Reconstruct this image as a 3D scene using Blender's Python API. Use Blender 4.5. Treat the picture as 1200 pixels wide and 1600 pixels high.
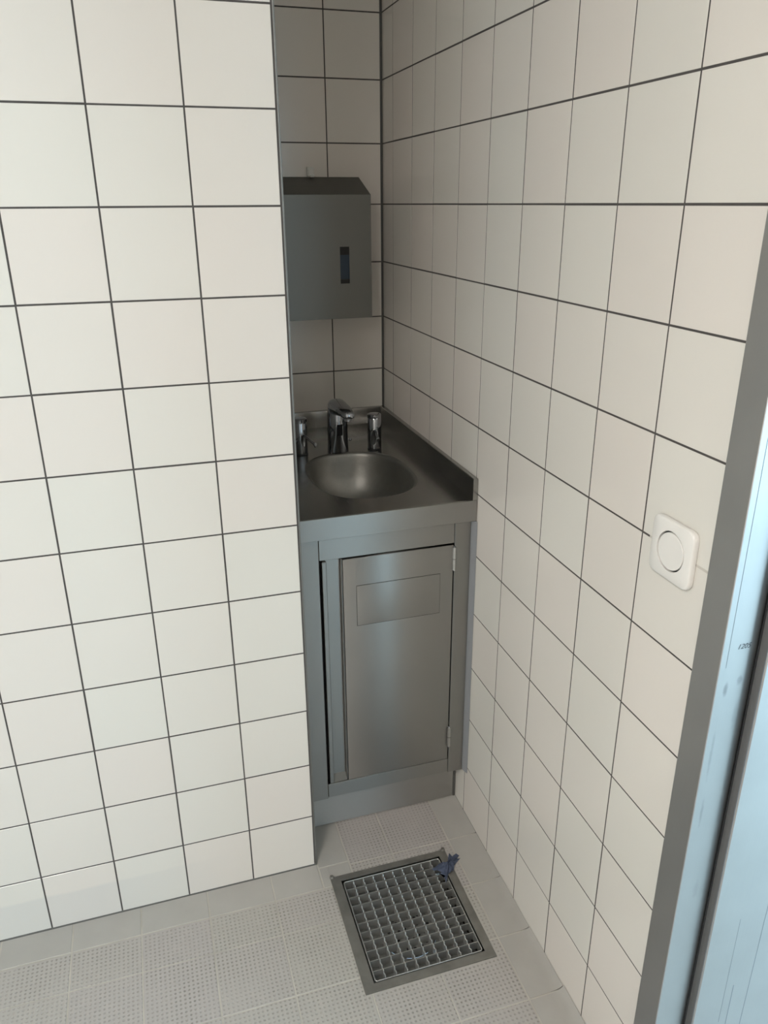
import bpy, bmesh, math, random
from mathutils import Matrix, Vector, Quaternion
random.seed(7)
PI = math.pi
S = bpy.context.scene
for o in list(bpy.data.objects): bpy.data.objects.remove(o, do_unlink=True)

# ------------------------------------------------------------------ camera
cam_d = bpy.data.cameras.new('camera'); cam = bpy.data.objects.new('camera', cam_d)
S.collection.objects.link(cam); S.camera = cam
cam_d.sensor_fit = 'VERTICAL'; cam_d.sensor_height = 36; cam_d.lens = 1213.58 / 1600 * 36; cam_d.clip_start = .02
yaw, pit, rol = 0.299076, -0.3793335, -0.0065071
f = Vector((math.sin(yaw)*math.cos(pit), math.cos(yaw)*math.cos(pit), math.sin(pit)))
r0 = Vector((math.cos(yaw), -math.sin(yaw), 0)); u0 = r0.cross(f)
r1 = r0*math.cos(rol)+u0*math.sin(rol); u1 = -r0*math.sin(rol)+u0*math.cos(rol)
M = Matrix((r1, u1, -f)).transposed().to_4x4(); M.translation = Vector((-.676225, -2.189095, 1.504547))
cam.matrix_world = M

# ------------------------------------------------------------------ light, world, exposure
CEIL = 2.55
W = bpy.data.worlds.new('sky'); S.world = W; W.use_nodes = True
W.node_tree.nodes['Background'].inputs[0].default_value = (.55, .78, 1, 1)
W.node_tree.nodes['Background'].inputs[1].default_value = 1.0
S.view_settings.view_transform = 'Standard'; S.view_settings.look = 'None'
S.view_settings.exposure = 0; S.view_settings.gamma = 1; S.view_settings.use_curve_mapping = False
def area(name, loc, direction, sx, sy, power, col):
    d = bpy.data.lights.new(name, 'AREA'); d.shape = 'RECTANGLE'; d.size = sx; d.size_y = sy; d.energy = power; d.color = col
    o = bpy.data.objects.new(name, d); S.collection.objects.link(o); o.location = loc
    o.rotation_euler = Vector(direction).to_track_quat('-Z', 'Y').to_euler(); return o
area('ceiling_lamp_light', (-1.58, -2.85, CEIL-.075), (0, 0, -1), .5, .5, 48, (1, .94, .885))
area('hall_side_daylight', (2.32, -3.0, 1.35), (-1, 0, 0), 3.0, 2.1, 170, (.58, .84, 1))
area('hall_end_daylight', (1.15, -5.12, 1.35), (0, 1, 0), 1.6, 1.8, 40, (.62, .86, 1))

# ------------------------------------------------------------------ materials
def mat(name, col, rough=.5, metal=0, var=0, vscale=8, bump=0, bscale=(60, 60, 60), rvar=0, spec=.5):
    m = bpy.data.materials.new(name); m.use_nodes = True; nt = m.node_tree; b = nt.nodes['Principled BSDF']
    b.inputs['Base Color'].default_value = (*col, 1); b.inputs['Roughness'].default_value = rough
    b.inputs['Metallic'].default_value = metal; b.inputs['Specular IOR Level'].default_value = spec
    geo = nt.nodes.new('ShaderNodeNewGeometry')
    def noise(sc, det=4):
        mp = nt.nodes.new('ShaderNodeVectorMath'); mp.operation = 'MULTIPLY'; mp.inputs[1].default_value = sc
        nt.links.new(geo.outputs['Position'], mp.inputs[0])
        n = nt.nodes.new('ShaderNodeTexNoise'); n.inputs['Scale'].default_value = 1; n.inputs['Detail'].default_value = det
        nt.links.new(mp.outputs[0], n.inputs['Vector']); return n
    if var:
        n = noise((vscale,)*3); mr = nt.nodes.new('ShaderNodeMapRange')
        mr.inputs[3].default_value = 1-var; mr.inputs[4].default_value = 1+var
        mx = nt.nodes.new('ShaderNodeMix'); mx.data_type = 'RGBA'; mx.blend_type = 'MULTIPLY'; mx.inputs[0].default_value = 1
        mx.inputs[6].default_value = (*col, 1)
        nt.links.new(n.outputs[0], mr.inputs[0]); nt.links.new(mr.outputs[0], mx.inputs[7]); nt.links.new(mx.outputs[2], b.inputs['Base Color'])
    if rvar:
        n = noise(bscale); mr = nt.nodes.new('ShaderNodeMapRange'); mr.inputs[3].default_value = rough-rvar; mr.inputs[4].default_value = rough+rvar
        nt.links.new(n.outputs[0], mr.inputs[0]); nt.links.new(mr.outputs[0], b.inputs['Roughness'])
    if bump:
        n = noise(bscale); bp = nt.nodes.new('ShaderNodeBump'); bp.inputs['Strength'].default_value = bump; bp.inputs['Distance'].default_value = .001
        nt.links.new(n.outputs[0], bp.inputs['Height']); nt.links.new(bp.outputs[0], b.inputs['Normal'])
    return m
def brushed(m, along):      # grain direction: 'h' runs level, 'v' runs upright, 'd' runs front to back
    nt = m.node_tree; b = nt.nodes['Principled BSDF']; t = nt.nodes.new('ShaderNodeTangent'); t.direction_type = 'RADIAL'; t.axis = 'Z'
    b.inputs['Anisotropic'].default_value = .85; b.inputs['Anisotropic Rotation'].default_value = .25 if along == 'h' else 0
    nt.links.new(t.outputs[0], b.inputs['Tangent']); return m
def tile_mat(name, col):
    m = mat(name, col, .16, bump=.05, bscale=(14, 14, 14)); nt = m.node_tree; b = nt.nodes['Principled BSDF']
    N = nt.nodes.new; L = nt.links.new
    oi = N('ShaderNodeObjectInfo'); cr = N('ShaderNodeValToRGB')
    cr.color_ramp.elements[0].color = (col[0]*1.0, col[1]*.975, col[2]*.965, 1); cr.color_ramp.elements[1].color = (col[0]*.985, col[1]*1.0, col[2]*.985, 1)
    L(oi.outputs['Random'], cr.inputs[0])
    # low left haze: bluish daylight from the doorway painted into the tile colour
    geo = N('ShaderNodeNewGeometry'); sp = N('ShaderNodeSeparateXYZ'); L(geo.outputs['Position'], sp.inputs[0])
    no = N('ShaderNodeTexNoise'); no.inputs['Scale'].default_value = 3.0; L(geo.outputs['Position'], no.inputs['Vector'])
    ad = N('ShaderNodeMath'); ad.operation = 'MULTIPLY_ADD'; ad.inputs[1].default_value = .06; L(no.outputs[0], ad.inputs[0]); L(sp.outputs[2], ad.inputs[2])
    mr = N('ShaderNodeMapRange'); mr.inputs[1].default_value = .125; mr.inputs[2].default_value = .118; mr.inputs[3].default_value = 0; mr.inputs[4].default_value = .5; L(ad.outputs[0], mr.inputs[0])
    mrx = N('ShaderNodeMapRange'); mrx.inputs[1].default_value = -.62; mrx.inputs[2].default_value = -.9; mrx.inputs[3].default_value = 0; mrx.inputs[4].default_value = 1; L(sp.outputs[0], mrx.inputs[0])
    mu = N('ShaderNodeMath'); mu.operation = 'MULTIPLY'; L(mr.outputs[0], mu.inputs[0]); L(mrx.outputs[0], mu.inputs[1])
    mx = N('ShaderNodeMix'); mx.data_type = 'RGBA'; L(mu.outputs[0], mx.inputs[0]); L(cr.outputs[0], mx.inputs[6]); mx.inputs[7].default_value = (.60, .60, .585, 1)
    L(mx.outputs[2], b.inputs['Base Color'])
    return m
TILE = (.73, .70, .655)
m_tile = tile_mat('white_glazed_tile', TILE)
m_grout = mat('dark_grout', (.075, .068, .064), .9, var=.25, vscale=30)
m_white_grout = mat('pale_filler', (.55, .52, .47), .9)
m_seal = mat('grey_sealant', (.085, .085, .08), .5)
m_seal_blue = mat('pale_sealant', (.27, .28, .295), .35)
m_steel = brushed(mat('brushed_stainless_steel', (.36, .355, .34), .40, 1, var=.03, vscale=5, bump=.012, bscale=(14, 14, 900), rvar=.03), 'h')
m_kick = brushed(mat('brushed_plinth_steel', (.47, .465, .45), .42, 1, var=.05, vscale=9, bump=.02, bscale=(14, 14, 600), rvar=.04), 'h')  # steel lightened to paint in the reflection of the nearby floor
m_steel_v = brushed(mat('brushed_stainless_steel_upright', (.34, .335, .32), .40, 1, bump=.012, bscale=(900, 900, 12), rvar=.03), 'h')
m_steel_top = mat('satin_stainless_worktop', (.34, .335, .32), .25, 1, var=.04, vscale=6, bump=.05, bscale=(900, 14, 14), rvar=.05)
m_basin = mat('satin_basin_steel', (.30, .295, .275), .46, 1, var=.12, vscale=60, bump=.3, bscale=(260, 260, 260), rvar=.06)
m_hinge = mat('hinge_steel', (.55, .54, .52), .3, 1)
m_disp = mat('dark_satin_steel', (.168, .17, .16), .42, 1, bump=.05, bscale=(10, 10, 600), rvar=.04)
m_chrome = mat('polished_chrome', (.36, .375, .4), .06, 1)
m_frame = brushed(mat('brushed_frame_steel', (.325, .325, .323), .42, 1, var=.09, vscale=9, bump=.02, bscale=(700, 700, 10), rvar=.05), 'h')
m_gasket = mat('grey_rubber_gasket', (.115, .115, .115), .55)
m_strip = mat('dull_strip_metal', (.2, .2, .19), .45, .6)
m_jamb = brushed(mat('smudged_frame_steel', (.37, .37, .365), .42, 1, var=.09, vscale=9, bump=.02, bscale=(700, 700, 10), rvar=.05), 'h')
def smudges(m, spots):
    nt = m.node_tree; b = nt.nodes['Principled BSDF']; N = nt.nodes.new; L = nt.links.new
    geo = N('ShaderNodeNewGeometry'); no = N('ShaderNodeTexNoise'); no.inputs['Scale'].default_value = 120; L(geo.outputs['Position'], no.inputs['Vector'])
    src = b.inputs['Base Color'].links[0].from_socket
    for (x, z, rx, rz, k) in spots:
        v = N('ShaderNodeVectorMath'); v.operation = 'SUBTRACT'; v.inputs[1].default_value = (x, JY_, z); L(geo.outputs['Position'], v.inputs[0])
        w = N('ShaderNodeVectorMath'); w.operation = 'MULTIPLY'; w.inputs[1].default_value = (1/rx, 0, 1/rz); L(v.outputs[0], w.inputs[0])
        l = N('ShaderNodeVectorMath'); l.operation = 'LENGTH'; L(w.outputs[0], l.inputs[0])
        a = N('ShaderNodeMath'); a.operation = 'MULTIPLY_ADD'; a.inputs[1].default_value = .7; L(no.outputs[0], a.inputs[0]); L(l.outputs['Value'], a.inputs[2])
        mr = N('ShaderNodeMapRange'); mr.interpolation_type = 'SMOOTHSTEP'; mr.inputs[1].default_value = 1.45; mr.inputs[2].default_value = .6; mr.inputs[3].default_value = 0; mr.inputs[4].default_value = k; L(a.outputs[0], mr.inputs[0])
        mx = N('ShaderNodeMix'); mx.data_type = 'RGBA'; L(mr.outputs[0], mx.inputs[0]); L(src, mx.inputs[6]); mx.inputs[7].default_value = (.13, .135, .14, 1); src = mx.outputs[2]
    L(src, b.inputs['Base Color'])
JY_ = -1.497
smudges(m_jamb, [(.006, .905, .0045, .013, .55), (.0265, .916, .005, .010, .4), (.002, .80, .003, .05, .25), (.03, .86, .006, .03, .2), (.004, .70, .003, .03, .3), (.02, .55, .006, .02, .15)])
m_black = mat('black_rubber_and_gap_shade', (.012, .013, .015), .6)
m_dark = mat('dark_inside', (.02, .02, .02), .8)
m_blue = mat('dark_blue_plastic', (.008, .028, .055), .35)
m_white = mat('white_plastic', (.80, .78, .745), .35)
m_clip = mat('grey_white_plastic', (.78, .77, .73), .4)
m_drain = mat('dull_drain_steel', (.28, .272, .25), .45, .75, var=.35, vscale=25, bump=.2, bscale=(90, 90, 90), rvar=.1)
m_grate = mat('galvanised_grate_steel', (.52, .52, .5), .38, .85, var=.2, vscale=60)
m_teeth = mat('glint_grate_steel', (.85, .85, .83), .28, .9)  # lighter copy of the grate steel: tooth-top glints put into its colour
m_tray = mat('wet_tray_steel', (.23, .228, .215), .65, .15, var=.3, vscale=40, bump=.3, bscale=(70, 70, 70))
m_cloth = mat('navy_cloth', (.07, .085, .13), .9, var=.2, vscale=150, spec=.2)
m_smooth = mat('smooth_floor_tile', (.395, .382, .355), .42, var=.10, vscale=14, bump=.2, bscale=(90, 90, 90))
m_fgrout = mat('beige_floor_grout', (.47, .45, .40), .9, var=.35, vscale=11)
m_paint = mat('white_paint', (.75, .74, .72), .7, var=.02)
m_lampw = mat('lamp_housing', (.7, .7, .7), .5)
m_pencil = mat('pencil_mark', (.06, .07, .08), .8)
m_marks = mat('scribe_line', (.16, .19, .21), .7)
def pimple_mat():
    m = mat('studded_floor_tile', (.41, .385, .345), .5); nt = m.node_tree; b = nt.nodes['Principled BSDF']; N = nt.nodes.new; L = nt.links.new
    def mth(op, a, bb=None, c=None):
        n = N('ShaderNodeMath'); n.operation = op
        for i, v in enumerate((a, bb, c)):
            if v is None: continue
            if isinstance(v, (int, float)): n.inputs[i].default_value = v
            else: L(v, n.inputs[i])
        return n.outputs[0]
    geo = N('ShaderNodeNewGeometry'); sp = N('ShaderNodeSeparateXYZ'); L(geo.outputs['Position'], sp.inputs[0])
    P = .0092
    def cell(s, off):
        a = mth('DIVIDE', mth('ADD', s, off), P); fr = mth('FRACT', a); return mth('ABSOLUTE', mth('SUBTRACT', fr, .5))
    cx = cell(sp.outputs[0], .077+10*P); cy = cell(sp.outputs[1], .78+500*P)
    d = mth('SQRT', mth('ADD', mth('MULTIPLY', cx, cx), mth('MULTIPLY', cy, cy)))
    mr = N('ShaderNodeMapRange'); mr.interpolation_type = 'SMOOTHSTEP'; mr.inputs[1].default_value = .32; mr.inputs[2].default_value = .16; L(d, mr.inputs[0])
    no = N('ShaderNodeTexNoise'); no.inputs['Scale'].default_value = 9; no.inputs['Detail'].default_value = 5; L(geo.outputs['Position'], no.inputs['Vector'])
    n2 = N('ShaderNodeTexNoise'); n2.inputs['Scale'].default_value = 220; L(geo.outputs['Position'], n2.inputs['Vector'])
    wear = N('ShaderNodeMapRange'); wear.inputs[1].default_value = .35; wear.inputs[2].default_value = .65; wear.inputs[3].default_value = .15; wear.inputs[4].default_value = .8; L(no.outputs[0], wear.inputs[0])
    w2 = mth('MULTIPLY', wear.outputs[0], mth('MULTIPLY_ADD', n2.outputs[0], 1.6, .2))
    k = mth('MULTIPLY', mr.outputs[0], w2)
    oi = N('ShaderNodeObjectInfo'); cr = N('ShaderNodeValToRGB')
    cr.color_ramp.elements[0].color = (.405, .388, .352, 1); cr.color_ramp.elements[1].color = (.405, .379, .362, 1); L(oi.outputs['Random'], cr.inputs[0])
    mx = N('ShaderNodeMix'); mx.data_type = 'RGBA'; L(k, mx.inputs[0]); L(cr.outputs[0], mx.inputs[6]); mx.inputs[7].default_value = (.235, .222, .2, 1)
    L(mx.outputs[2], b.inputs['Base Color'])
    bp = N('ShaderNodeBump'); bp.inputs['Strength'].default_value = .5; bp.inputs['Distance'].default_value = .0015; bp.invert = True
    L(mr.outputs[0], bp.inputs['Height']); L(bp.outputs[0], b.inputs['Normal'])
    return m
m_stud = pimple_mat()
def grid_mat(name, axis):   # tiled wall beyond the photograph's frame
    m = mat(name, TILE, .18); nt = m.node_tree; b = nt.nodes['Principled BSDF']; N = nt.nodes.new; L = nt.links.new
    geo = N('ShaderNodeNewGeometry'); sp = N('ShaderNodeSeparateXYZ'); L(geo.outputs['Position'], sp.inputs[0])
    def line(s):
        a = N('ShaderNodeMath'); a.operation = 'MULTIPLY_ADD'; a.inputs[1].default_value = 1/.15; a.inputs[2].default_value = 40; L(s, a.inputs[0])
        f_ = N('ShaderNodeMath'); f_.operation = 'FRACT'; L(a.outputs[0], f_.inputs[0])
        g = N('ShaderNodeMath'); g.operation = 'LESS_THAN'; g.inputs[1].default_value = .02; L(f_.outputs[0], g.inputs[0]); return g.outputs[0]
    mxx = N('ShaderNodeMath'); mxx.operation = 'MAXIMUM'; L(line(sp.outputs[axis]), mxx.inputs[0]); L(line(sp.outputs[2]), mxx.inputs[1])
    mx = N('ShaderNodeMix'); mx.data_type = 'RGBA'; L(mxx.outputs[0], mx.inputs[0]); mx.inputs[6].default_value = (*TILE, 1); mx.inputs[7].default_value = (.08, .07, .065, 1)
    L(mx.outputs[2], b.inputs['Base Color']); return m
m_grid_y = grid_mat('tiled_wall_along_y', 1); m_grid_x = grid_mat('tiled_wall_along_x', 0)
m_glass = bpy.data.materials.new('window_glass'); m_glass.use_nodes = True
_b = m_glass.node_tree.nodes['Principled BSDF']; _b.inputs['Transmission Weight'].default_value = 1; _b.inputs['Roughness'].default_value = 0; _b.inputs['IOR'].default_value = 1.45
m_glow = bpy.data.materials.new('lamp_diffuser'); m_glow.use_nodes = True
_b = m_glow.node_tree.nodes['Principled BSDF']; _b.inputs['Emission Color'].default_value = (1, .95, .88, 1); _b.inputs['Emission Strength'].default_value = 4

# ------------------------------------------------------------------ helpers
C = S.collection.objects
def tag(o, label=None, cat=None, group=None, kind=None):
    if label: o['label'] = label
    if cat: o['category'] = cat
    if group: o['group'] = group
    if kind: o['kind'] = kind
    return o
def wloc(o): return o.matrix_world.translation if False else Vector(o.get('_w', (0, 0, 0)))
ROOT = {}
def thing(name, label, cat, loc, group=None):
    o = bpy.data.objects.new(name, None); C.link(o); o.location = loc; o.empty_display_size = .05; ROOT[o.name] = Vector(loc)
    return tag(o, label, cat, group)
def obj(name, bm, m, parent=None, smooth=False, keep=False):
    base = Vector((0, 0, 0))
    p = parent
    while p is not None and p.parent is not None: p = p.parent
    if p is not None: base = ROOT.get(p.name, base)
    bmesh.ops.recalc_face_normals(bm, faces=bm.faces)
    me = bpy.data.meshes.new(name); bm.to_mesh(me); bm.free()
    if base.length: me.transform(Matrix.Translation(-base))
    me.materials.append(m)
    if smooth:
        me.shade_smooth() if hasattr(me, 'shade_smooth') else None
        me.set_sharp_from_angle(angle=math.radians(smooth if isinstance(smooth, (int, float)) and smooth > 1 else 35))
    o = bpy.data.objects.new(name, me); C.link(o); o.parent = parent
    if parent is None: ROOT[o.name] = Vector((0, 0, 0))
    return o
def B(): return bmesh.new()
def box(bm, lo, hi, bev=0, seg=2):
    r = bmesh.ops.create_cube(bm, size=1)
    for v in r['verts']:
        v.co = Vector([(lo[i]+hi[i])/2 + v.co[i]*(hi[i]-lo[i]) for i in range(3)])
    if bev:
        es = list({e for v in r['verts'] for e in v.link_edges})
        bmesh.ops.bevel(bm, geom=es, offset=bev, segments=seg, affect='EDGES', profile=.5)
    return bm
def loft(bm, rings, cap=True):
    R = [[bm.verts.new(p) for p in ring] for ring in rings]
    n = len(R[0])
    for a, b in zip(R, R[1:]):
        for i in range(n): bm.faces.new((a[i], a[(i+1) % n], b[(i+1) % n], b[i]))
    if cap:
        bm.faces.new(R[0]); bm.faces.new(R[-1])
    return bm
def cyl(bm, a, b, r, n=24, r2=None, prof=None):
    a, b = Vector(a), Vector(b); d = b-a; q = d.to_track_quat('Z', 'Y')
    prof = prof or [(0, r), (1, r if r2 is None else r2)]
    return loft(bm, [[a + d*t + q @ Vector((rr*math.cos(2*PI*i/n), rr*math.sin(2*PI*i/n), 0)) for i in range(n)] for t, rr in prof])
def rrect(w, h, r, n=8):
    pts = []
    for cx, cy, a0 in ((w/2-r, h/2-r, 0), (-w/2+r, h/2-r, 90), (-w/2+r, -h/2+r, 180), (w/2-r, -h/2+r, 270)):
        for k in range(n+1):
            a = math.radians(a0+90*k/n); pts.append((cx+r*math.cos(a), cy+r*math.sin(a)))
    return pts
def sq(bm, v0, v1, v2, v3): bm.faces.new([bm.verts.new(v) for v in (v0, v1, v2, v3)])

# ------------------------------------------------------------------ the setting: shell
def struct(name, bm, m, label=None, parent=None, cat=None, smooth=False):
    o = obj(name, bm, m, parent, smooth)
    if parent is None: tag(o, label, cat, None, 'structure')
    return o
G = .0005     # tiles stand this much proud of their grout
D = -.754; EX = -.4118; XL = -1.9; YR = -4.0
JY = -1.497; SY = -1.514; OY = -2.7     # door frame: rebate face, stop face, near side of opening
wall_left = struct('wall_left', box(B(), (XL-.1, D+G, -.1), (EX-.0012, .1, CEIL+.1)), m_grout, 'near white tiled wall with dark grout on the left, before the recess', cat='wall')
wall_back = struct('wall_back', box(B(), (EX, G, -.1), (.0, .1, CEIL+.1)), m_grout, 'shaded tiled wall at the back of the recess behind the basin', cat='wall')
bm = B(); box(bm, (G, -1.46, -.1), (.1, .1, CEIL+.1))
wall_right = struct('wall_right', bm, m_grout, 'long white tiled wall on the right running from recess to door frame', cat='wall')
bm = B(); box(bm, (0, YR-.1, -.1), (.1, OY-.06, CEIL+.1)); box(bm, (0, OY-.06, 2.12), (.1, -1.46, CEIL+.1))
struct('wall_door', bm, m_grid_y, 'tiled wall around and beyond the doorway behind the viewer', cat='wall')
struct('wall_side', box(B(), (XL-.1, YR-.1, -.1), (XL, D, CEIL+.1)), m_grid_y, 'far side wall of the washroom', cat='wall')
struct('wall_rear', box(B(), (XL, YR-.1, -.1), (.0, YR, CEIL+.1)), m_grid_x, 'rear wall of the washroom behind the viewer', cat='wall')
struct('ceiling', box(B(), (XL, YR, CEIL), (.0, 0, CEIL+.1)), m_paint, 'plain white washroom ceiling', cat='ceiling')

# ---- wall tiles
_tm = {}
def tile_mesh(w, h, m, g=.0016, th=G, bev=.0003):
    key = (round(w, 4), round(h, 4), m.name)
    if key in _tm: return _tm[key]
    bm = B(); a, b = w/2-g, h/2-g
    r0_ = [(-a, -b, -th*1.2), (a, -b, -th*1.2), (a, b, -th*1.2), (-a, b, -th*1.2)]
    r1_ = [(-a, -b, -bev), (a, -b, -bev), (a, b, -bev), (-a, b, -bev)]
    r2_ = [(-a+bev, -b+bev, 0), (a-bev, -b+bev, 0), (a-bev, b-bev, 0), (-a+bev, b-bev, 0)]
    loft(bm, [r0_, r1_, r2_], cap=False); bm.faces.new([v for v in bm.verts if v.co.z > -1e-6])
    bmesh.ops.recalc_face_normals(bm, faces=bm.faces)
    me = bpy.data.meshes.new('wall_tile'); bm.to_mesh(me); bm.free()
    if sum(p.normal.z for p in me.polygons) < 0: me.flip_normals()
    me.materials.append(m); _tm[key] = me; return me
def lay(parent, us, zs, place, skip=None, m=None, name='wall_tile'):
    for i in range(len(us)-1):
        for j in range(len(zs)-1):
            a0, a1 = sorted((us[i], us[i+1])); b0, b1 = sorted((zs[j], zs[j+1]))
            if skip and skip(a0, a1, b0, b1): continue
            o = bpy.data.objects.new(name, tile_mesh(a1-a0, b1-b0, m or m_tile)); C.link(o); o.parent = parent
            p, R = place((a0+a1)/2, (b0+b1)/2)
            t = Matrix.Rotation(random.gauss(0, .0006), 4, 'X') @ Matrix.Rotation(random.gauss(0, .0006), 4, 'Y')
            o.matrix_local = Matrix.Translation(p) @ R @ t @ Matrix.Translation((random.gauss(0, .00012), random.gauss(0, .00012), random.uniform(-.0001, .0001)))
def basis(u, v, n): return Matrix((u, v, n)).transposed().to_4x4()
R_back = basis(Vector((1, 0, 0)), Vector((0, 0, 1)), Vector((0, -1, 0)))
R_right = basis(Vector((0, -1, 0)), Vector((0, 0, 1)), Vector((-1, 0, 0)))
R_ret = basis(Vector((0, 1, 0)), Vector((0, 0, 1)), Vector((1, 0, 0)))
ZS = [.15*k for k in range(18)]
us = [-.4165] + [-.5663-.15*k for k in range(9)] + [XL]
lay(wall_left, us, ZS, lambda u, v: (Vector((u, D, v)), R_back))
lay(wall_back, [-.0035, -.1512, -.3012, EX+.002], ZS, lambda u, v: (Vector((u, 0, v)), R_back), lambda a0, a1, b0, b1: b1 < .88)
ys = [-.0035] + [.057-.15*k for k in range(1, 10)] + [-1.4505]
lay(wall_right, ys, ZS, lambda u, v: (Vector((0, u, v)), R_right), lambda a0, a1, b0, b1: b1 < .88 and a0 > -.65)
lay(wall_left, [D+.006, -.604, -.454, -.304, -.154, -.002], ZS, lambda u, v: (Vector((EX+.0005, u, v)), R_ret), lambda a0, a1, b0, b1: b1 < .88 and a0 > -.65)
# pale filler smeared in the joint either side of the switch
for y0, y1 in ((-1.311, -1.334), (-1.4145, -1.4485)):
    obj('joint_filler', box(B(), (-.0002, y1, 1.0482), (.0006, y0, 1.0518), .0002, 1), m_white_grout, wall_right)

# ---- edge profile, sealant beads
trim_1 = struct('trim_1', box(B(), (-.4150, D-.0004, 0), (EX+.0004, D+.009, CEIL), .0008), m_strip, 'slim grey metal edge strip at the corner of the near wall', cat='trim')
def bead(name, poly, a, b, m, label):   # poly: 2D profile placed by function between two ends
    bm = B(); loft(bm, [[a(p) for p in poly], [b(p) for p in poly]]); return struct(name, bm, m, label, cat='sealant')
q8 = lambda r: [(0, 0)] + [(r - r*math.sin(math.radians(t)), r - r*math.cos(math.radians(t))) for t in (0, 20, 45, 70, 90)]
bead('trim_2', q8(.0075), lambda p: Vector((.0006-p[0], .0006-p[1], .937)), lambda p: Vector((.0006-p[0], .0006-p[1], CEIL)), m_seal, 'dark grey sealant line in the upright corner of the recess')
bead('trim_3', q8(.004), lambda p: Vector((-p[0]+.0005, -.637, p[1])), lambda p: Vector((-p[0]+.0005, -1.46, p[1]+.0)), m_seal, 'thin sealant line at the foot of the right wall')
bead('trim_4', q8(.0035), lambda p: Vector((XL, D-p[0]+.0005, p[1])), lambda p: Vector((EX, D-p[0]+.0005, p[1])), m_seal, 'thin sealant line at the foot of the near left wall')

# ------------------------------------------------------------------ floor
DX0, DX1, DY0, DY1 = -.391, -.0985, -1.117, -.807    # drain frame outside
HX0, HX1, HY0, HY1 = -.368, -.118, -1.098, -.823     # drain pit
bm = B()
def slab(x0, x1, y0, y1): box(bm, (x0, y0, -.12), (x1, y1, -.0011))
slab(XL, HX0, YR, 0); slab(HX1, .12, YR, 0); slab(HX0, HX1, YR, HY0); slab(HX0, HX1, HY1, 0)
floor = struct('floor', bm, m_fgrout, 'washroom floor of grey smooth and studded tiles with beige grout', cat='floor')
def ftile(x0, x1, y0, y1, kind, cove=0):
    rects = [(x0, x1, y0, y1)]
    if x0 < DX1 and x1 > DX0 and y0 < DY1 and y1 > DY0:
        rects = []
        if x0 < DX0: rects.append((x0, DX0, y0, y1))
        if x1 > DX1: rects.append((DX1, x1, y0, y1))
        cx0, cx1 = max(x0, DX0), min(x1, DX1)
        if y1 > DY1: rects.append((cx0, cx1, DY1, y1))
        if y0 < DY0: rects.append((cx0, cx1, y0, DY0))
    if not rects: return
    bm = B(); g = .0016
    for a, b, c, d in rects:
        a2 = a+(g if abs(a-x0) < 1e-6 else 0); b2 = b-(g if abs(b-x1) < 1e-6 and x1 < -.001 else 0)
        c2 = c+(g if abs(c-y0) < 1e-6 else 0); d2 = d-(g if abs(d-y1) < 1e-6 else 0)
        if b2-a2 < .002 or d2-c2 < .002: continue
        if cove:
            pr = [(a2, -.0013), (a2, 0), (b2-.030, 0), (b2-.016, cove*.18), (b2-.006, cove*.55), (b2-.0008, cove), (b2-.0008, -.0013)]
            loft(bm, [[(x, y, z) for x, z in pr] for y in (c2, d2)])
        else:
            loft(bm, [[(a2, c2, -.0013), (b2, c2, -.0013), (b2, d2, -.0013), (a2, d2, -.0013)],
                      [(a2, c2, -.0005), (b2, c2, -.0005), (b2, d2, -.0005), (a2, d2, -.0005)],
                      [(a2+.0006, c2+.0006, 0), (b2-.0006, c2+.0006, 0), (b2-.0006, d2-.0006, 0), (a2+.0006, d2-.0006, 0)]])
    if len(bm.verts): return obj('floor_tile', bm, m_smooth if kind == 's' else m_stud, floor, smooth=40 if cove else False)
    bm.free()
xs = [-.077, -.227, -.377, -.527, -.677, -.826, -.972, -1.12, -1.27, -1.42, -1.57, -1.72, XL]
yb = [-.78, -.926, -1.076, -1.2255, -1.375]
while yb[-1] > YR+.16: yb.append(yb[-1]-.15)
yb[-1] = YR
# right cove strip
cv = [-.62, -.78, -.926, -1.076, -1.2255, -1.375]
for a, b in zip(cv, cv[1:]): ftile(-.077, 0, b, a, 's', cove={-.62: .0025, -.78: .0025, -.926: .005, -1.076: .008, -1.2255: .012}[a])
for a, b in zip(yb[4:], yb[5:]): ftile(-.077, 0, b, a, 's')
# alcove row
ftile(EX, -.336, -.77, -.62, 's'); ftile(-.336, -.227, -.78, -.62, 'p'); ftile(-.227, -.077, -.78, -.62, 'p')
ftile(-.227, -.077, -.926, -.78, 'p'); ftile(-.336, -.227, -.926, -.78, 'p')
# strip along near wall
ftile(-.527, EX+.0, -.832, D, 's'); ftile(EX, -.336, -.832, -.77, 's'); ftile(-.527, -.391, -.926, -.832, 'p'); ftile(-.391, -.336, -.926, -.832, 'p')
for a, b in zip(xs[3:], xs[4:]):
    ftile(b, a, -.832, D, 's'); ftile(b, a, -.926, -.832, 'p')
for c, d in zip(yb[1:], yb[2:]):
    for a, b in zip(xs, xs[1:]): ftile(b, a, d, c, 'p')

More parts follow.
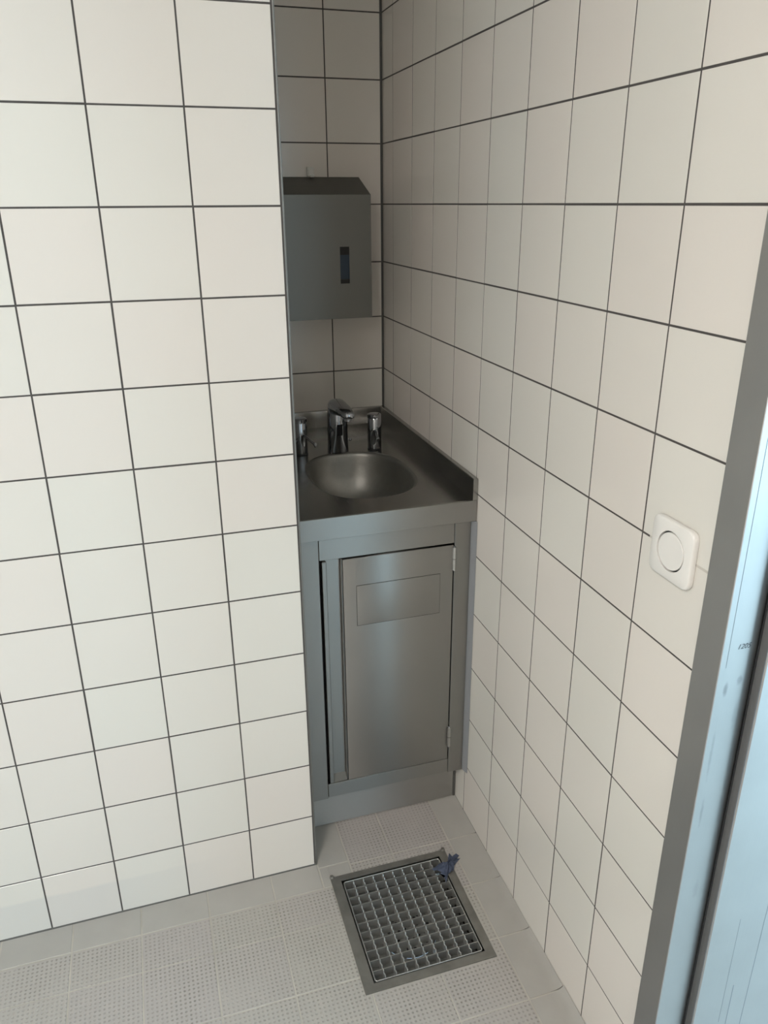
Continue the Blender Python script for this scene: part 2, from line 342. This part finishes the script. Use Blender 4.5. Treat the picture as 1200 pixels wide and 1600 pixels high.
# ------------------------------------------------------------------ floor drain and grate
t = thing('floor_drain', 'square stainless floor drain frame sunk in the tiles before the basin cabinet', 'drain', ((DX0+DX1)/2, (DY0+DY1)/2, 0))
bm = B()
def ringbox(bm, o_, i_, z0, z1, bev=0):
    box(bm, (o_[0], o_[2], z0), (i_[0], o_[3], z1), bev, 1); box(bm, (i_[1], o_[2], z0), (o_[1], o_[3], z1), bev, 1)
    box(bm, (i_[0], o_[2], z0), (i_[1], i_[2], z1), bev, 1); box(bm, (i_[0], i_[3], z0), (i_[1], o_[3], z1), bev, 1)
ringbox(bm, (DX0, DX1, DY0, DY1), (HX0, HX1, HY0, HY1), -.001, .0012)
obj('frame', bm, m_drain, t)
for x, y in ((DX0+.004, DY1+.001), (DX1-.004, DY1+.001)):
    bm = B(); cyl(bm, (x, y, -.0005), (x, y, .005), .006, 12, r2=.004); obj('corner_lug', bm, m_drain, t)
bm = B()
for a, b in (((HX0, HY0), (HX1, HY0)), ((HX1, HY0), (HX1, HY1)), ((HX1, HY1), (HX0, HY1)), ((HX0, HY1), (HX0, HY0))):
    sq(bm, (*a, -.001), (*b, -.001), (*b, -.052), (*a, -.052))
cx, cy = (HX0+HX1)/2, (HY0+HY1)/2
obj('pit_wall', bm, m_tray, t)
bm = B()   # sloping tray with round outlet
N_ = 32; outer = []; inner = []
for k in range(N_):
    a = 2*PI*k/N_+PI/4; c_, s_ = math.cos(a), math.sin(a); mm = max(abs(c_)/((HX1-HX0)/2), abs(s_)/((HY1-HY0)/2))
    outer.append((cx+c_/mm, cy+s_/mm, -.05)); inner.append((cx+.062*c_, cy+.062*s_, -.062))
loft(bm, [outer, inner], cap=False)
obj('tray', bm, m_tray, t, smooth=30)
bm = B()   # strainer cup
loft(bm, [[(cx+rr*math.cos(2*PI*k/32), cy+rr*math.sin(2*PI*k/32), z) for k in range(32)] for rr, z in ((.062, -.061), (.060, -.055), (.05, -.052), (.03, -.050), (.004, -.049))])
st = obj('strainer', bm, m_tray, t, smooth=40)
bm = B()
for rr, n in ((.012, 6), (.024, 10), (.036, 14), (.047, 18)):
    for k in range(n):
        a = 2*PI*(k+.3*rr*100)/n; x, y = cx+rr*math.cos(a), cy+rr*math.sin(a)
        z = -.0485-(rr-.004)*.07
        cyl(bm, (x, y, z-.002), (x, y, z+.0006), .0036, 8)
o = obj('strainer_holes', bm, m_black, st); o['kind'] = 'stuff'

GX0, GX1, GY0, GY1 = -.3645, -.1205, -1.0945, -.8265
gt = thing('drain_grate', 'galvanised steel grid grate lying in the floor drain', 'grate', ((GX0+GX1)/2, (GY0+GY1)/2, -.02))
GT = -.0002
bm = B()
o_pts = rrect(GX1-GX0, GY1-GY0, .006, 5); i_pts = rrect(GX1-GX0-.005, GY1-GY0-.005, .004, 5)
gcx, gcy = (GX0+GX1)/2, (GY0+GY1)/2
lo_ = [[(gcx+p[0], gcy+p[1], z) for p in pts] for pts, z in ((o_pts, -.024), (o_pts, GT-.0006), (rrect(GX1-GX0-.0012, GY1-GY0-.0012, .0055, 5), GT), (rrect(GX1-GX0-.0038, GY1-GY0-.0038, .0045, 5), GT), (i_pts, GT-.0006), (i_pts, -.024), (o_pts, -.024))]
loft(bm, lo_, cap=False)
obj('border', bm, m_grate, gt, smooth=40)
px = (GX1-GX0)/10; py = (GY1-GY0)/11
def serr(x):
    bm = B(); y = GY0+.002; pts = [(GY0+.002, -.022)]
    n = 22; st_ = (GY1-GY0-.004)/n
    for k in range(n):
        y0 = GY0+.002+k*st_
        pts += [(y0, GT-.0045), (y0+st_*.30, GT-.0042), (y0+st_*.46, GT-.0001), (y0+st_*.80, GT-.0001), (y0+st_*.96, GT-.0042)]
    pts.append((GY1-.002, -.022))
    loft(bm, [[(x+s*.0011, a, b) for a, b in pts] for s in (-1, 1)]); return bm
first = None
for k in range(1, 10):
    x = GX0+px*k
    if first is None: first = obj('serrated_bar', serr(x), m_teeth, gt); x0_ = x
    else:
        o = first.copy(); C.link(o); o.parent = gt; o.location = (x-x0_, 0, 0)
first = None
for k in range(1, 11):
    y = GY0+py*k
    if first is None: first = obj('cross_bar', box(B(), (GX0+.002, y-.0008, -.022), (GX1-.002, y+.0008, GT-.0012)), m_grate, gt); y0_ = y
    else:
        o = first.copy(); C.link(o); o.parent = gt; o.location = (0, y-y0_, 0)

# torn cloth scrap
out = [(-0.151, -0.8559), (-0.1304, -0.8494), (-0.1054, -0.8497), (-0.0979, -0.8415), (-0.0949, -0.8276), (-0.0894, -0.8379), (-0.0776, -0.8331), (-0.0701, -0.8377), (-0.0822, -0.8465), (-0.0702, -0.8461), (-0.086, -0.8558), (-0.0957, -0.8673), (-0.1036, -0.8785), (-0.1162, -0.8811), (-0.1244, -0.8936), (-0.133, -0.9057), (-0.1264, -0.886), (-0.1331, -0.8738), (-0.1435, -0.8664)]
dense = []
for i, p in enumerate(out):
    q = out[(i+1) % len(out)]
    for k in range(3):
        tt = k/3; dense.append((p[0]+(q[0]-p[0])*tt+random.uniform(-.0008, .0008), p[1]+(q[1]-p[1])*tt+random.uniform(-.0008, .0008)))
ccx, ccy = -.109, -.862
bm = B(); rings = []
for s in (1, .8, .6, .4, .2):
    ring = []
    for i, (x, y) in enumerate(dense):
        a = math.atan2(y-ccy, x-ccx)
        z = .0035+.012*(1-s)+.0045*math.sin(5*a+3*s)*(.4+s*.5)+.002*math.sin(17*a+8*s)
        ring.append((ccx+(x-ccx)*s, ccy+(y-ccy)*s, max(z, .0022)))
    rings.append(ring)
loft(bm, rings, cap=False); last = [v for v in bm.verts][-len(dense):]
c_v = bm.verts.new((ccx, ccy, .0135))
for i in range(len(last)): bm.faces.new((last[i], last[(i+1) % len(last)], c_v))
bmesh.ops.recalc_face_normals(bm, faces=bm.faces)
bmesh.ops.solidify(bm, geom=bm.faces[:], thickness=.0005)
tag(obj('cloth_scrap', bm, m_cloth, smooth=60), 'torn crumpled scrap of navy blue cloth on the drain corner', 'cloth')

# ------------------------------------------------------------------ washbasin cabinet
CY = -.69
cb = thing('washbasin_cabinet', 'tall narrow stainless steel cabinet with one hinged door under the basin top', 'cabinet', (-.205, -.35, 0))
XA, XB = -.4015, -.0065
def part(name, lo, hi, m=m_steel, parent=cb, bev=.0008): return obj(name, box(B(), lo, hi, bev, 1), m, parent, smooth=30)
obj('side_panel', box(B(), (XA, CY+.0185, .1325), (XA+.0012, -.004, .838)), m_steel_v, cb)
obj('side_panel', box(B(), (XB-.0012, CY+.0185, .1325), (XB, -.004, .838)), m_steel_v, cb)
obj('bottom_panel', box(B(), (XA+.0015, CY+.019, .134), (XB-.0015, -.004, .136)), m_steel, cb)
obj('back_panel', box(B(), (XA+.0015, -.0035, .137), (XB-.0015, -.002, .838)), m_steel, cb)
part('post', (XA, CY, .1325), (-.3625, CY+.018, .838), m_steel_v); part('post', (-.0455, CY, .1325), (XB, CY+.018, .838), m_steel_v)
part('top_rail', (-.3615, CY+.0008, .782), (-.0463, CY+.018, .838)); part('bottom_rail', (-.3615, CY+.0008, .135), (-.0463, CY+.018, .1755))
part('kick_plate', (-.406, -.6365, .002), (-.0075, -.634, .134), m_kick)
obj('plinth_side', box(B(), (-.009, -.633, .003), (-.0075, -.01, .131)), m_steel, cb)
obj('plinth_seal', box(B(), (-.0072, -.638, .001), (-.0014, -.631, .131), .001, 1), m_seal, cb)
# pale sealant fillet between cabinet side and wall
bm = B()
for z0, z1 in ((.134, .836),):
    pr = [(-.0065, CY+.004), (-.0065, CY-.0005), (-.0052, CY-.008), (-.003, CY-.014), (-.0006, CY-.021), (-.0006, CY+.004)]
    loft(bm, [[(x, y, z) for x, y in pr] for z in (z0, .4, .6, z1)])
obj('sealant_bead', bm, m_seal_blue, cb, smooth=60)
dr = obj('door', box(B(), (-.3095, CY-.0012, .1785), (-.0487, CY+.016, .7785), .0012, 2), m_steel, cb, smooth=30)
dr['label'] = 'brushed steel door panel with a recessed grip channel'
obj('grip_channel', box(B(), (-.3455, CY+.0165, .1785), (-.3135, CY+.018, .7785)), m_steel_v, dr)
bm = B(); box(bm, (-.3565, CY-.0012, .1785), (-.3465, CY+.0175, .7785), .001, 1); obj('grip_lip', bm, m_steel_v, dr, smooth=30)
bm = B(); box(bm, (-.3125, CY+.004, .1785), (-.3100, CY+.0165, .7785), .0008, 1); obj('folded_edge', bm, m_steel_v, dr, smooth=30)
bm = B(); loft(bm, [[(-.3460, y, z) for y, z in ((CY+.0005, .1787), (CY+.0165, .1787), (CY+.0165, .192))], [(-.3130, y, z) for y, z in ((CY+.0005, .1787), (CY+.0165, .1787), (CY+.0165, .192))]])
obj('channel_end', bm, m_disp, dr)
# flush flap in door, with narrow gap shown as a sunk dark line
bm = B(); ringbox(bm, (-.2800, -.0800, .6080, .7110), (-.2793, -.0807, .6090, .7103), 0, 1)
for v in bm.verts: v.co = Vector((v.co.x, CY-.0014+.0006*v.co.z, v.co.y))
obj('flap_gap', bm, m_black, dr)
obj('flap', box(B(), (-.2793, CY-.0027, .6092), (-.0807, CY-.0010, .7103), .0008, 2), m_steel, dr, smooth=30)
for z0, z1 in ((.713, .776), (.216, .279)):
    bm = B(); x = -.0470; zc = (z0+z1)/2; y = CY-.0030
    cyl(bm, (x, y, z0+.003), (x, y, zc-.0008), .0048, 16); cyl(bm, (x, y, zc+.0008), (x, y, z1-.003), .0048, 16)
    h = obj('hinge', bm, m_hinge, cb, smooth=40)
    bm = B(); cyl(bm, (x, y, z0), (x, y, z1), .0026, 12, prof=[(0, .0012), (.02, .0026), (.98, .0026), (1, .0012)]); obj('hinge_pin', bm, m_chrome, h, smooth=40)
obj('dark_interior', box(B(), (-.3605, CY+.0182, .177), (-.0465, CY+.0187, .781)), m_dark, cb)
# ------------------------------------------------------------------ basin top
CT = .8885; FY = -.7065
ct = thing('basin_worktop', 'stainless steel basin top with raised upstands and an oval sunk bowl', 'sink', (-.205, -.35, .84))
X0, X1, Y0, Y1 = -.406, -.0015, FY, -.0035
bcx, bcy, bw, bh = -.2, -.447, .1215, .1715
def sup(a, sx, sy, n=2.55):
    c, s = math.cos(a), math.sin(a); return (math.copysign(abs(c)**(2/n), c)*sx, math.copysign(abs(s)**(2/n), s)*sy)
angs = sorted([2*PI*k/96 for k in range(96)])
def rimring(d, z, n=2.55): return [(bcx+sup(a, bw-d, bh-d, n)[0], bcy+sup(a, bw-d, bh-d, n)[1], z) for a in angs]
def rectring(z, ins=0):
    pts = []
    for a in angs:
        x, y = sup(a, bw, bh); k = min(((X1-ins-bcx)/x if x > 1e-9 else 9e9), ((X0+ins-bcx)/x if x < -1e-9 else 9e9), ((Y1-ins-bcy)/y if y > 1e-9 else 9e9), ((Y0+ins-bcy)/y if y < -1e-9 else 9e9))
        pts.append([bcx+x*k, bcy+y*k, z])
    for cxn, cyn in ((X0+ins, Y0+ins), (X1-ins, Y0+ins), (X0+ins, Y1-ins), (X1-ins, Y1-ins)):
        j = min(range(len(pts)), key=lambda i: (pts[i][0]-cxn)**2+(pts[i][1]-cyn)**2); pts[j] = [cxn, cyn, z]
    return pts
bm = B()
loft(bm, [rectring(CT-.0016), rectring(CT-.0012), rectring(CT, .0022), rimring(-.006, CT), rimring(-.006, CT-.0016), rectring(CT-.0016)], cap=False)
obj('top_plate', bm, m_steel_top, ct, smooth=25)
bm = B()
prof = [(-.006, CT-.0001), (-.003, CT-.0004), (0, CT-.002), (.0025, CT-.0055), (.004, CT-.011), (.007, CT-.03), (.013, CT-.06), (.024, CT-.09), (.042, CT-.112), (.07, CT-.124), (.1, CT-.127)]
loft(bm, [rimring(d, z, 2.55-.4*min(1, max(0, d/.1))) for d, z in prof], cap=False)
bm.verts.ensure_lookup_table(); bm.faces.new([bm.verts[i] for i in range(len(bm.verts)-96, len(bm.verts))])
obj('bowl', bm, m_basin, ct, smooth=60)
bm = B(); cyl(bm, (bcx, bcy, CT-.1275), (bcx, bcy, CT-.1245), .016, 32, prof=[(0, .016), (.6, .016), (1, .013)]); obj('waste', bm, m_chrome, ct, smooth=30)
obj('front_edge', box(B(), (X0, FY-.0002, .8375), (X1, FY+.0012, CT-.0014), .0006, 1), m_steel, ct, smooth=30)
obj('underside_fold', box(B(), (X0, FY+.0012, .8375), (X1, FY+.017, .8390)), m_steel, ct)
obj('back_upstand', box(B(), (X0, -.0125, CT-.0005), (X1, -.0015, CT+.0495), .0012, 2), m_steel_top, ct, smooth=30)
bm = B(); pr = [(-.0124, CT-.0005), (-.0014, CT-.0005), (-.0014, CT+.0495), (-.0112, CT+.0495), (-.0124, CT+.0483)]
loft(bm, [[(x, FY-.0004, z) for x, z in pr], [(x, -.0126, z) for x, z in pr]])
obj('side_upstand', bm, m_steel_top, ct)

# ------------------------------------------------------------------ taps and dispensers
def ell(cx_, cy_, z, a, b, n=32, e=2.0):
    return [(cx_+math.copysign(abs(math.cos(2*PI*k/n))**(2/e), math.cos(2*PI*k/n))*a, cy_+math.copysign(abs(math.sin(2*PI*k/n))**(2/e), math.sin(2*PI*k/n))*b, z) for k in range(n)]
fx, fy = -.2060, -.2525
tp = thing('basin_mixer_tap', 'chrome sensor tap with broad hooded spout standing behind the bowl', 'tap', (fx, fy, CT))
bm = B(); loft(bm, [ell(fx, fy, z, a, b) for z, a, b in ((CT+.0005, .0280, .0255), (CT+.004, .0280, .0255), (CT+.02, .0270, .0245), (CT+.07, .0264, .0240), (CT+.105, .0262, .0238), (CT+.118, .0245, .0220))])
obj('body', bm, m_chrome, tp, smooth=50)
bm = B(); rings = []
for y, zc, hw, hh in ((.0225, .116, .008, .008), (.0205, .1165, .0175, .0165), (.0135, .1175, .0225, .0215), (0, .119, .0236, .0225), (-.025, .121, .0232, .0185), (-.055, .1235, .0222, .0140), (-.085, .1245, .0195, .0112), (-.106, .1235, .0160, .0098), (-.114, .1225, .0130, .0080), (-.1165, .1220, .007, .0045)):
    rings.append([(fx+.003*max(0, -y)/.1+sup(2*PI*k/32, hw, hh, 2.6)[0], fy+y, CT+zc+sup(2*PI*k/32, hw, hh, 2.6)[1]) for k in range(32)])
loft(bm, rings); sp_ = obj('spout', bm, m_chrome, tp, smooth=60)
bm = B(); cyl(bm, (fx+.003, fy-.099, CT+.108), (fx+.003, fy-.099, CT+.116), .0105, 24); obj('aerator', bm, m_chrome, sp_, smooth=40)
bm = B()
n = 8
for z0, z1 in ((CT+.048, CT+.078),):
    pts = []
    for k in range(n+1):
        a = math.radians(-90-16+32*k/n); pts.append((fx+.0269*math.cos(a), fy+.0246*math.sin(a)))
    bot = [bm.verts.new((x, y, z0)) for x, y in pts]; top = [bm.verts.new((x, y, z1)) for x, y in pts]
    for k in range(n): bm.faces.new((bot[k], bot[k+1], top[k+1], top[k]))
bmesh.ops.solidify(bm, geom=bm.faces[:], thickness=-.0008)
obj('sensor_window', bm, m_black, tp)
bm = B(); cyl(bm, (fx+.021, fy+.001, CT+.030), (fx+.033, fy+.001, CT+.0285), .0026, 12); lv = obj('mixing_lever', bm, m_chrome, tp, smooth=40)
bm = B(); bmesh.ops.create_uvsphere(bm, u_segments=16, v_segments=10, radius=.0045, matrix=Matrix.Translation((fx+.034, fy+.001, CT+.0283))); obj('lever_knob', bm, m_chrome, lv, smooth=80)
def dispenser(x, y, tip, label):
    t = thing('soap_dispenser', label, 'dispenser', (x, y, CT), 'slim chrome dispensers flanking the tap')
    r = .0182
    bm = B(); cyl(bm, (x, y, CT+.003), (x, y, CT+.086), r, 40, prof=[(0, r-.0005), (.01, r), (.97, r), (1, r-.0012)]); obj('body', bm, m_chrome, t, smooth=40)
    bm = B(); cyl(bm, (x, y, CT+.0002), (x, y, CT+.003), r+.0003, 40); obj('base_ring', bm, m_black, t, smooth=40)
    bm = B(); cyl(bm, (x, y, CT+.0855), (x, y, CT+.0965), r, 40, prof=[(0, r-.0016), (.1, r), (.8, r), (.95, r-.0015), (1, r-.004)]); obj('cap', bm, m_chrome, t, smooth=40)
    a = Vector((x, y, CT+.057)); d = Vector(tip)-a; dn = d.normalized(); s = a+dn*(r-.002)
    bm = B(); cyl(bm, s, tip, .0034, 14); nz = obj('nozzle', bm, m_chrome, t, smooth=40)
    bm = B(); e = Vector(tip); cyl(bm, e-dn*.002, e+dn*.005, .0040, 14, prof=[(0, .0038), (.2, .0050), (.8, .0050), (1, .0035)]); 
    cyl(bm, e+dn*.001, e+dn*.001+Vector((0, 0, -.008)), .0026, 12)
    obj('nozzle_tip', bm, m_chrome, nz, smooth=40)
dispenser(-.305, -.245, (-.282, -.316, CT+.044), 'chrome cylinder soap dispenser left of the tap, partly behind the near wall')
dispenser(-.1075, -.262, (-.1185, -.330, CT+.046), 'chrome cylinder soap dispenser right of the tap, nearest the right wall')

# ------------------------------------------------------------------ paper towel dispenser
td = thing('paper_towel_dispenser', 'grey steel towel dispenser box with sloping top and slot window', 'dispenser', (-.21, -.06, 1.214))
dx0, dx1, dy = -.352, -.067, -.115
side = [(-.0018, 1.217), (dy+.003, 1.217), (dy+.003, 1.5215), (-.0018, 1.566)]
bm = B(); loft(bm, [[(x, a, b) for a, b in side] for x in (dx0+.001, dx1-.0012)]); obj('body', bm, m_disp, td)
# cover with slot: front sheet built around the window
sx0, sx1, sz0, sz1 = -.1535, -.1265, 1.304, 1.3985
bm = B(); y0, y1 = dy, dy+.0015
scx, scz = (sx0+sx1)/2, (sz0+sz1)/2
hole = rrect(sx1-sx0, sz1-sz0, .004, 6); nn = len(hole)
def outr(y, ins=0):
    pts = []
    for hx, hz in hole:
        ks = []
        for v, lo, hi, c in ((hx, dx0+ins, dx1-ins, scx), (hz, 1.2145+ins, 1.5235-ins, scz)):
            ks.append((hi-c)/v if v > 1e-9 else (lo-c)/v if v < -1e-9 else 9e9)
        k = min(ks); pts.append([scx+hx*k, y, scz+hz*k])
    for a in (dx0+ins, dx1-ins):
        for b in (1.2145+ins, 1.5235-ins):
            j = min(range(nn), key=lambda i: (pts[i][0]-a)**2+(pts[i][2]-b)**2) if False else None
    return pts
# simple four-piece sheet is exact at the corners
for a0, a1, b0, b1 in ((dx0, sx0, 1.2145, 1.5235), (sx1, dx1, 1.2145, 1.5235), (sx0, sx1, 1.2145, sz0), (sx0, sx1, sz1, 1.5235)):
    box(bm, (a0, y0, b0), (a1, y1+.001, b1))
bmesh.ops.remove_doubles(bm, verts=bm.verts, dist=1e-6)
bm2 = B()
cov = obj('cover_front', bm, m_disp, td)
bm = B(); loft(bm, [[(x, a, b) for a, b in ((dy+.0008, 1.5235), (dy, 1.5222), (dy+.002, 1.5205), (-.0016, 1.5655), (-.0016, 1.568))] for x in (dx0, dx1)]); obj('sloping_lid', bm, m_disp, td)
bm = B(); box(bm, (dx1-.0012, dy+.0026, 1.2145), (dx1, -.002, 1.5215)); obj('cover_side', bm, m_disp, td)
bm = B(); ringbox(bm, (sx0-.001, sx1+.001, sz0-.001, sz1+.001), (sx0+.001, sx1-.001, sz0+.001, sz1-.001), 0, 1)
for v in bm.verts: v.co = Vector((v.co.x, dy-.0004+.0016*v.co.z, v.co.y))
obj('window_rim', bm, m_disp, cov)
bm = B(); box(bm, (sx0, dy+.0026, sz0), (sx1, dy+.0029, sz1)); o = obj('slot_window', bm, m_blue, cov)
bm = B(); box(bm, (sx0+.001, dy+.0006, sz0+.001), (sx1-.001, dy+.0026, sz0+.012)); obj('slot_end', bm, m_dark, cov)
obj('slot_end', box(B(), (sx0+.001, dy+.0006, sz1-.021), (sx1-.001, dy+.0026, sz1-.001)), m_dark, cov)
bm2.free()
# small clip above
cl = thing('cable_clip', 'small pale plastic clip on the wall above the towel dispenser', 'clip', (-.199, -.004, 1.567))
bm = B(); box(bm, (-.2085, -.0035, 1.567), (-.1885, -.0008, 1.592), .001, 1); obj('back_plate', bm, m_clip, cl, smooth=30)
bm = B(); box(bm, (-.2080, -.013, 1.5702), (-.1890, -.0035, 1.5735), .001, 1); box(bm, (-.2055, -.013, 1.5735), (-.1915, -.0105, 1.585), .001, 1); box(bm, (-.2015, -.0150, 1.567), (-.1955, -.0105, 1.5702), .0008, 1); obj('hook', bm, m_clip, cl, smooth=30)

# ------------------------------------------------------------------ light switch
sw = thing('light_switch', 'white square wall switch with a round dial on the right wall', 'switch', (-.005, -1.376, 1.0525))
scy, scz = -1.3712, 1.0528
def yz(pts, x): return [(x, scy+p[0], scz+p[1]) for p in pts]
bm = B(); w_, h_ = .0885, .087
circ = lambda r, n=36: [(r*math.cos(2*PI*k/n+PI/4), r*math.sin(2*PI*k/n+PI/4)) for k in range(n)]
def rr_ang(w, h, r, n=64):      # rounded rectangle sampled at even angles, to meet a round hole
    P = rrect(w, h, r, 8); out_ = []
    for k in range(n):
        d = Vector((math.cos(2*PI*k/n), math.sin(2*PI*k/n))); best = None
        for i in range(len(P)):
            p, q = Vector(P[i]), Vector(P[(i+1) % len(P)]); e = q-p; den = d.x*e.y-d.y*e.x
            if abs(den) < 1e-12: continue
            t_ = (p.x*e.y-p.y*e.x)/den; u_ = (p.x*d.y-p.y*d.x)/den
            if t_ > 0 and -1e-6 <= u_ <= 1+1e-6: best = t_ if best is None else max(best, t_)
        out_.append((d.x*best, d.y*best))
    return out_
rim_ = [(.0294*math.cos(2*PI*k/64), .0294*math.sin(2*PI*k/64)) for k in range(64)]
loft(bm, [yz(rr_ang(w_-.002, h_-.002, .011), -.0004), yz(rr_ang(w_, h_, .012), -.0025), yz(rr_ang(w_, h_, .012), -.0075), yz(rr_ang(w_-.002, h_-.002, .011), -.0092), yz(rr_ang(w_-.005, h_-.005, .010), -.0100),
          yz(rim_, -.0100), yz(rim_, -.006)])
obj('plate', bm, m_white, sw, smooth=40)
bm = B(); cyl(bm, (-.006, scy, scz), (-.0098, scy, scz), .0270, 48, prof=[(0, .0270), (.8, .0270), (1, .0263)])
dl = obj('dial', bm, m_white, sw, smooth=40)
bm = B(); cyl(bm, (-.0094, scy+.020, scz-.0015), (-.00985, scy+.020, scz-.0015), .003, 16, r2=.0022); obj('indicator_dimple', bm, m_clip, dl, smooth=40)
bm = B(); cyl(bm, (-.0058, scy, scz), (-.0062, scy, scz), .0292, 48); obj('dial_gap', bm, m_dark, sw)

# ------------------------------------------------------------------ door frame and hall
FXX = -.010
def jamb_profile(s):  # s=+1 far jamb; coordinates (x, y) measured from jamb plane, y grows into the frame
    return [(.0, .048), (FXX, .048), (FXX, .0009), (FXX+.0009, 0), (.048, 0), (.048, -.0155), (.0495, -.017), (.235, -.017), (.2365, -.0155), (.2365, .06), (.235, .06), (.235, .048)]
door = thing('door_1', 'stainless steel door frame with stepped rebate at the right edge of the picture', 'door frame', (.1, (JY+OY)/2, 0)); door['kind'] = 'structure'
FT = 2.1
bm = B(); loft(bm, [[(x, JY+y, z) for x, y in jamb_profile(1)] for z in (.0, FT)])
jf = obj('jamb', bm, m_jamb, door)
bm = B(); loft(bm, [[(min(x, x if x < .2 else x-.125), OY-.017-y, z) for x, y in jamb_profile(1)] for z in (.0, FT)]); obj('jamb', bm, m_frame, door)
bm = B(); loft(bm, [[(x, y, FT+q) for x, q in jamb_profile(1)] for y in (JY-.0005, OY-.0165)]); obj('head', bm, m_frame, door)
bm = B(); cyl(bm, (.0466, JY-.0013, .002), (.0466, JY-.0013, FT-.02), .0014, 12); obj('gasket_gap_shadow', bm, m_black, door, smooth=60)  # black rod standing in for the shadow in the gasket gap
obj('gasket', box(B(), (.0462, JY-.0158, .002), (.0482, JY-.0028, FT-.02), .0008, 2), m_gasket, door, smooth=30)
# scribed line, pencilled figures and scratches on the steel
obj('scribe_line', box(B(), (.0000, JY-.0002, .94), (.0006, JY, 1.5)), m_marks, jf)
for (xa, za), (xb, zb), w in (((.149, .50), (.147, .10), .0009), ((.116, .33), (.118, .05), .0011), ((.1, .48), (.101, .25), .0004)):
    bm = B(); loft(bm, [[(xa-w/2, SY-.0002, za), (xa+w/2, SY-.0002, za), (xa+w/2, SY+.0005, za), (xa-w/2, SY+.0005, za)], [(xb-w/2, SY-.0002, zb), (xb+w/2, SY-.0002, zb), (xb+w/2, SY+.0005, zb), (xb-w/2, SY+.0005, zb)]])
    obj('scratch', bm, m_marks, jf)
cu = bpy.data.curves.new('pencil_figures', 'FONT'); cu.body = '1205'; cu.size = .0105; cu.extrude = .00005; cu.shear = .3
to = bpy.data.objects.new('pencil_figures', cu); C.link(to)
bpy.context.view_layer.update()
me = bpy.data.meshes.new_from_object(to.evaluated_get(bpy.context.evaluated_depsgraph_get())); bpy.data.objects.remove(to)
me.transform(Matrix.Translation((.0125, JY-.0002, .9655)) @ Matrix.Rotation(PI/2, 4, 'X')); me.transform(Matrix.Translation(-ROOT[door.name])); me.materials.clear(); me.materials.append(m_pencil)
o = bpy.data.objects.new('pencil_figures', me); C.link(o); o.parent = jf
# steel door leaf folded back behind the viewer
dl_ = thing('door_2', 'grey steel door leaf folded back against the wall', 'door', (-.04, OY-.1, .01)); dl_['kind'] = 'structure'
bm = B(); box(bm, (-.095, -3.88, .012), (-.045, OY-.06, 2.09), .002, 2); dlf = obj('leaf', bm, m_frame, dl_, smooth=30)
bm = B(); cyl(bm, (-.095, -3.80, 1.05), (-.145, -3.80, 1.05), .009, 16); cyl(bm, (-.138, -3.81, 1.05), (-.138, -3.67, 1.05), .009, 16); obj('handle', bm, m_chrome, dlf, smooth=50)

# hall outside, with daylight windows
HX = 2.25
struct('floor_hall', box(B(), (.0+.12, -5.1, -.12), (HX, -.8, -.002)), m_smooth, 'hall floor beyond the doorway', cat='floor')
struct('ceiling_hall', box(B(), (.1, -5.1, 2.6), (HX+.1, -.7, 2.7)), m_paint, 'hall ceiling', cat='ceiling')
bm = B(); box(bm, (.1, -.8, 0), (HX, -.7, 2.6)); struct('wall_hall_far', bm, m_paint, 'far hall wall', cat='wall')
bm = B(); box(bm, (.1, -5.1, 0), (.2, YR-.1, 2.6)); struct('wall_hall_left', bm, m_paint, 'hall wall beside the washroom', cat='wall')
def window_wall(name, wname, axis, c0, c1, o0, o1, z0, z1, pos, label):
    P = (lambda u, d, z: (pos+d, u, z)) if axis == 'y' else (lambda u, d, z: (u, pos-d, z))
    def bx(bm, u0, u1, d0, d1, za, zb):
        a, b = P(u0, d0, za), P(u1, d1, zb); box(bm, tuple(min(p, q) for p, q in zip(a, b)), tuple(max(p, q) for p, q in zip(a, b)))
    bm = B(); bx(bm, c0, o0, 0, .1, 0, 2.6); bx(bm, o1, c1, 0, .1, 0, 2.6); bx(bm, o0, o1, 0, .1, 0, z0); bx(bm, o0, o1, 0, .1, z1, 2.6)
    struct(name, bm, m_paint, label+' wall', cat='wall')
    w = thing(wname, label+' window letting in bluish daylight', 'window', (0, 0, 0)); w['kind'] = 'structure'
    bm = B(); bx(bm, o0, o1, .0, .05, z0, z0+.05); bx(bm, o0, o1, .0, .05, z1-.05, z1)
    n = 3 if axis == 'y' else 2
    for k in range(n+1):
        u = o0+(o1-o0-.05)*k/n; bx(bm, u, u+.05, 0, .05, z0+.05, z1-.05)
    obj('window_frame', bm, m_lampw, w)
window_wall('wall_hall_right', 'window_1', 'y', -5.1, -.8, -4.5, -1.5, .3, 2.4, HX, 'hall side')
window_wall('wall_hall_end', 'window_2', 'x', .2, HX, .35, 1.95, .45, 2.25, -5.0, 'hall end')

# ceiling lamp in the washroom
lp = thing('ceiling_light', 'square ceiling light panel', 'light', (-1.58, -2.85, CEIL-.06))
bm = B(); ringbox(bm, (-1.85, -1.31, -3.12, -2.58), (-1.83, -1.33, -3.10, -2.60), CEIL-.07, CEIL); obj('housing', bm, m_lampw, lp)
obj('diffuser', box(B(), (-1.83, -3.10, CEIL-.062), (-1.33, -2.60, CEIL-.058)), m_glow, lp)
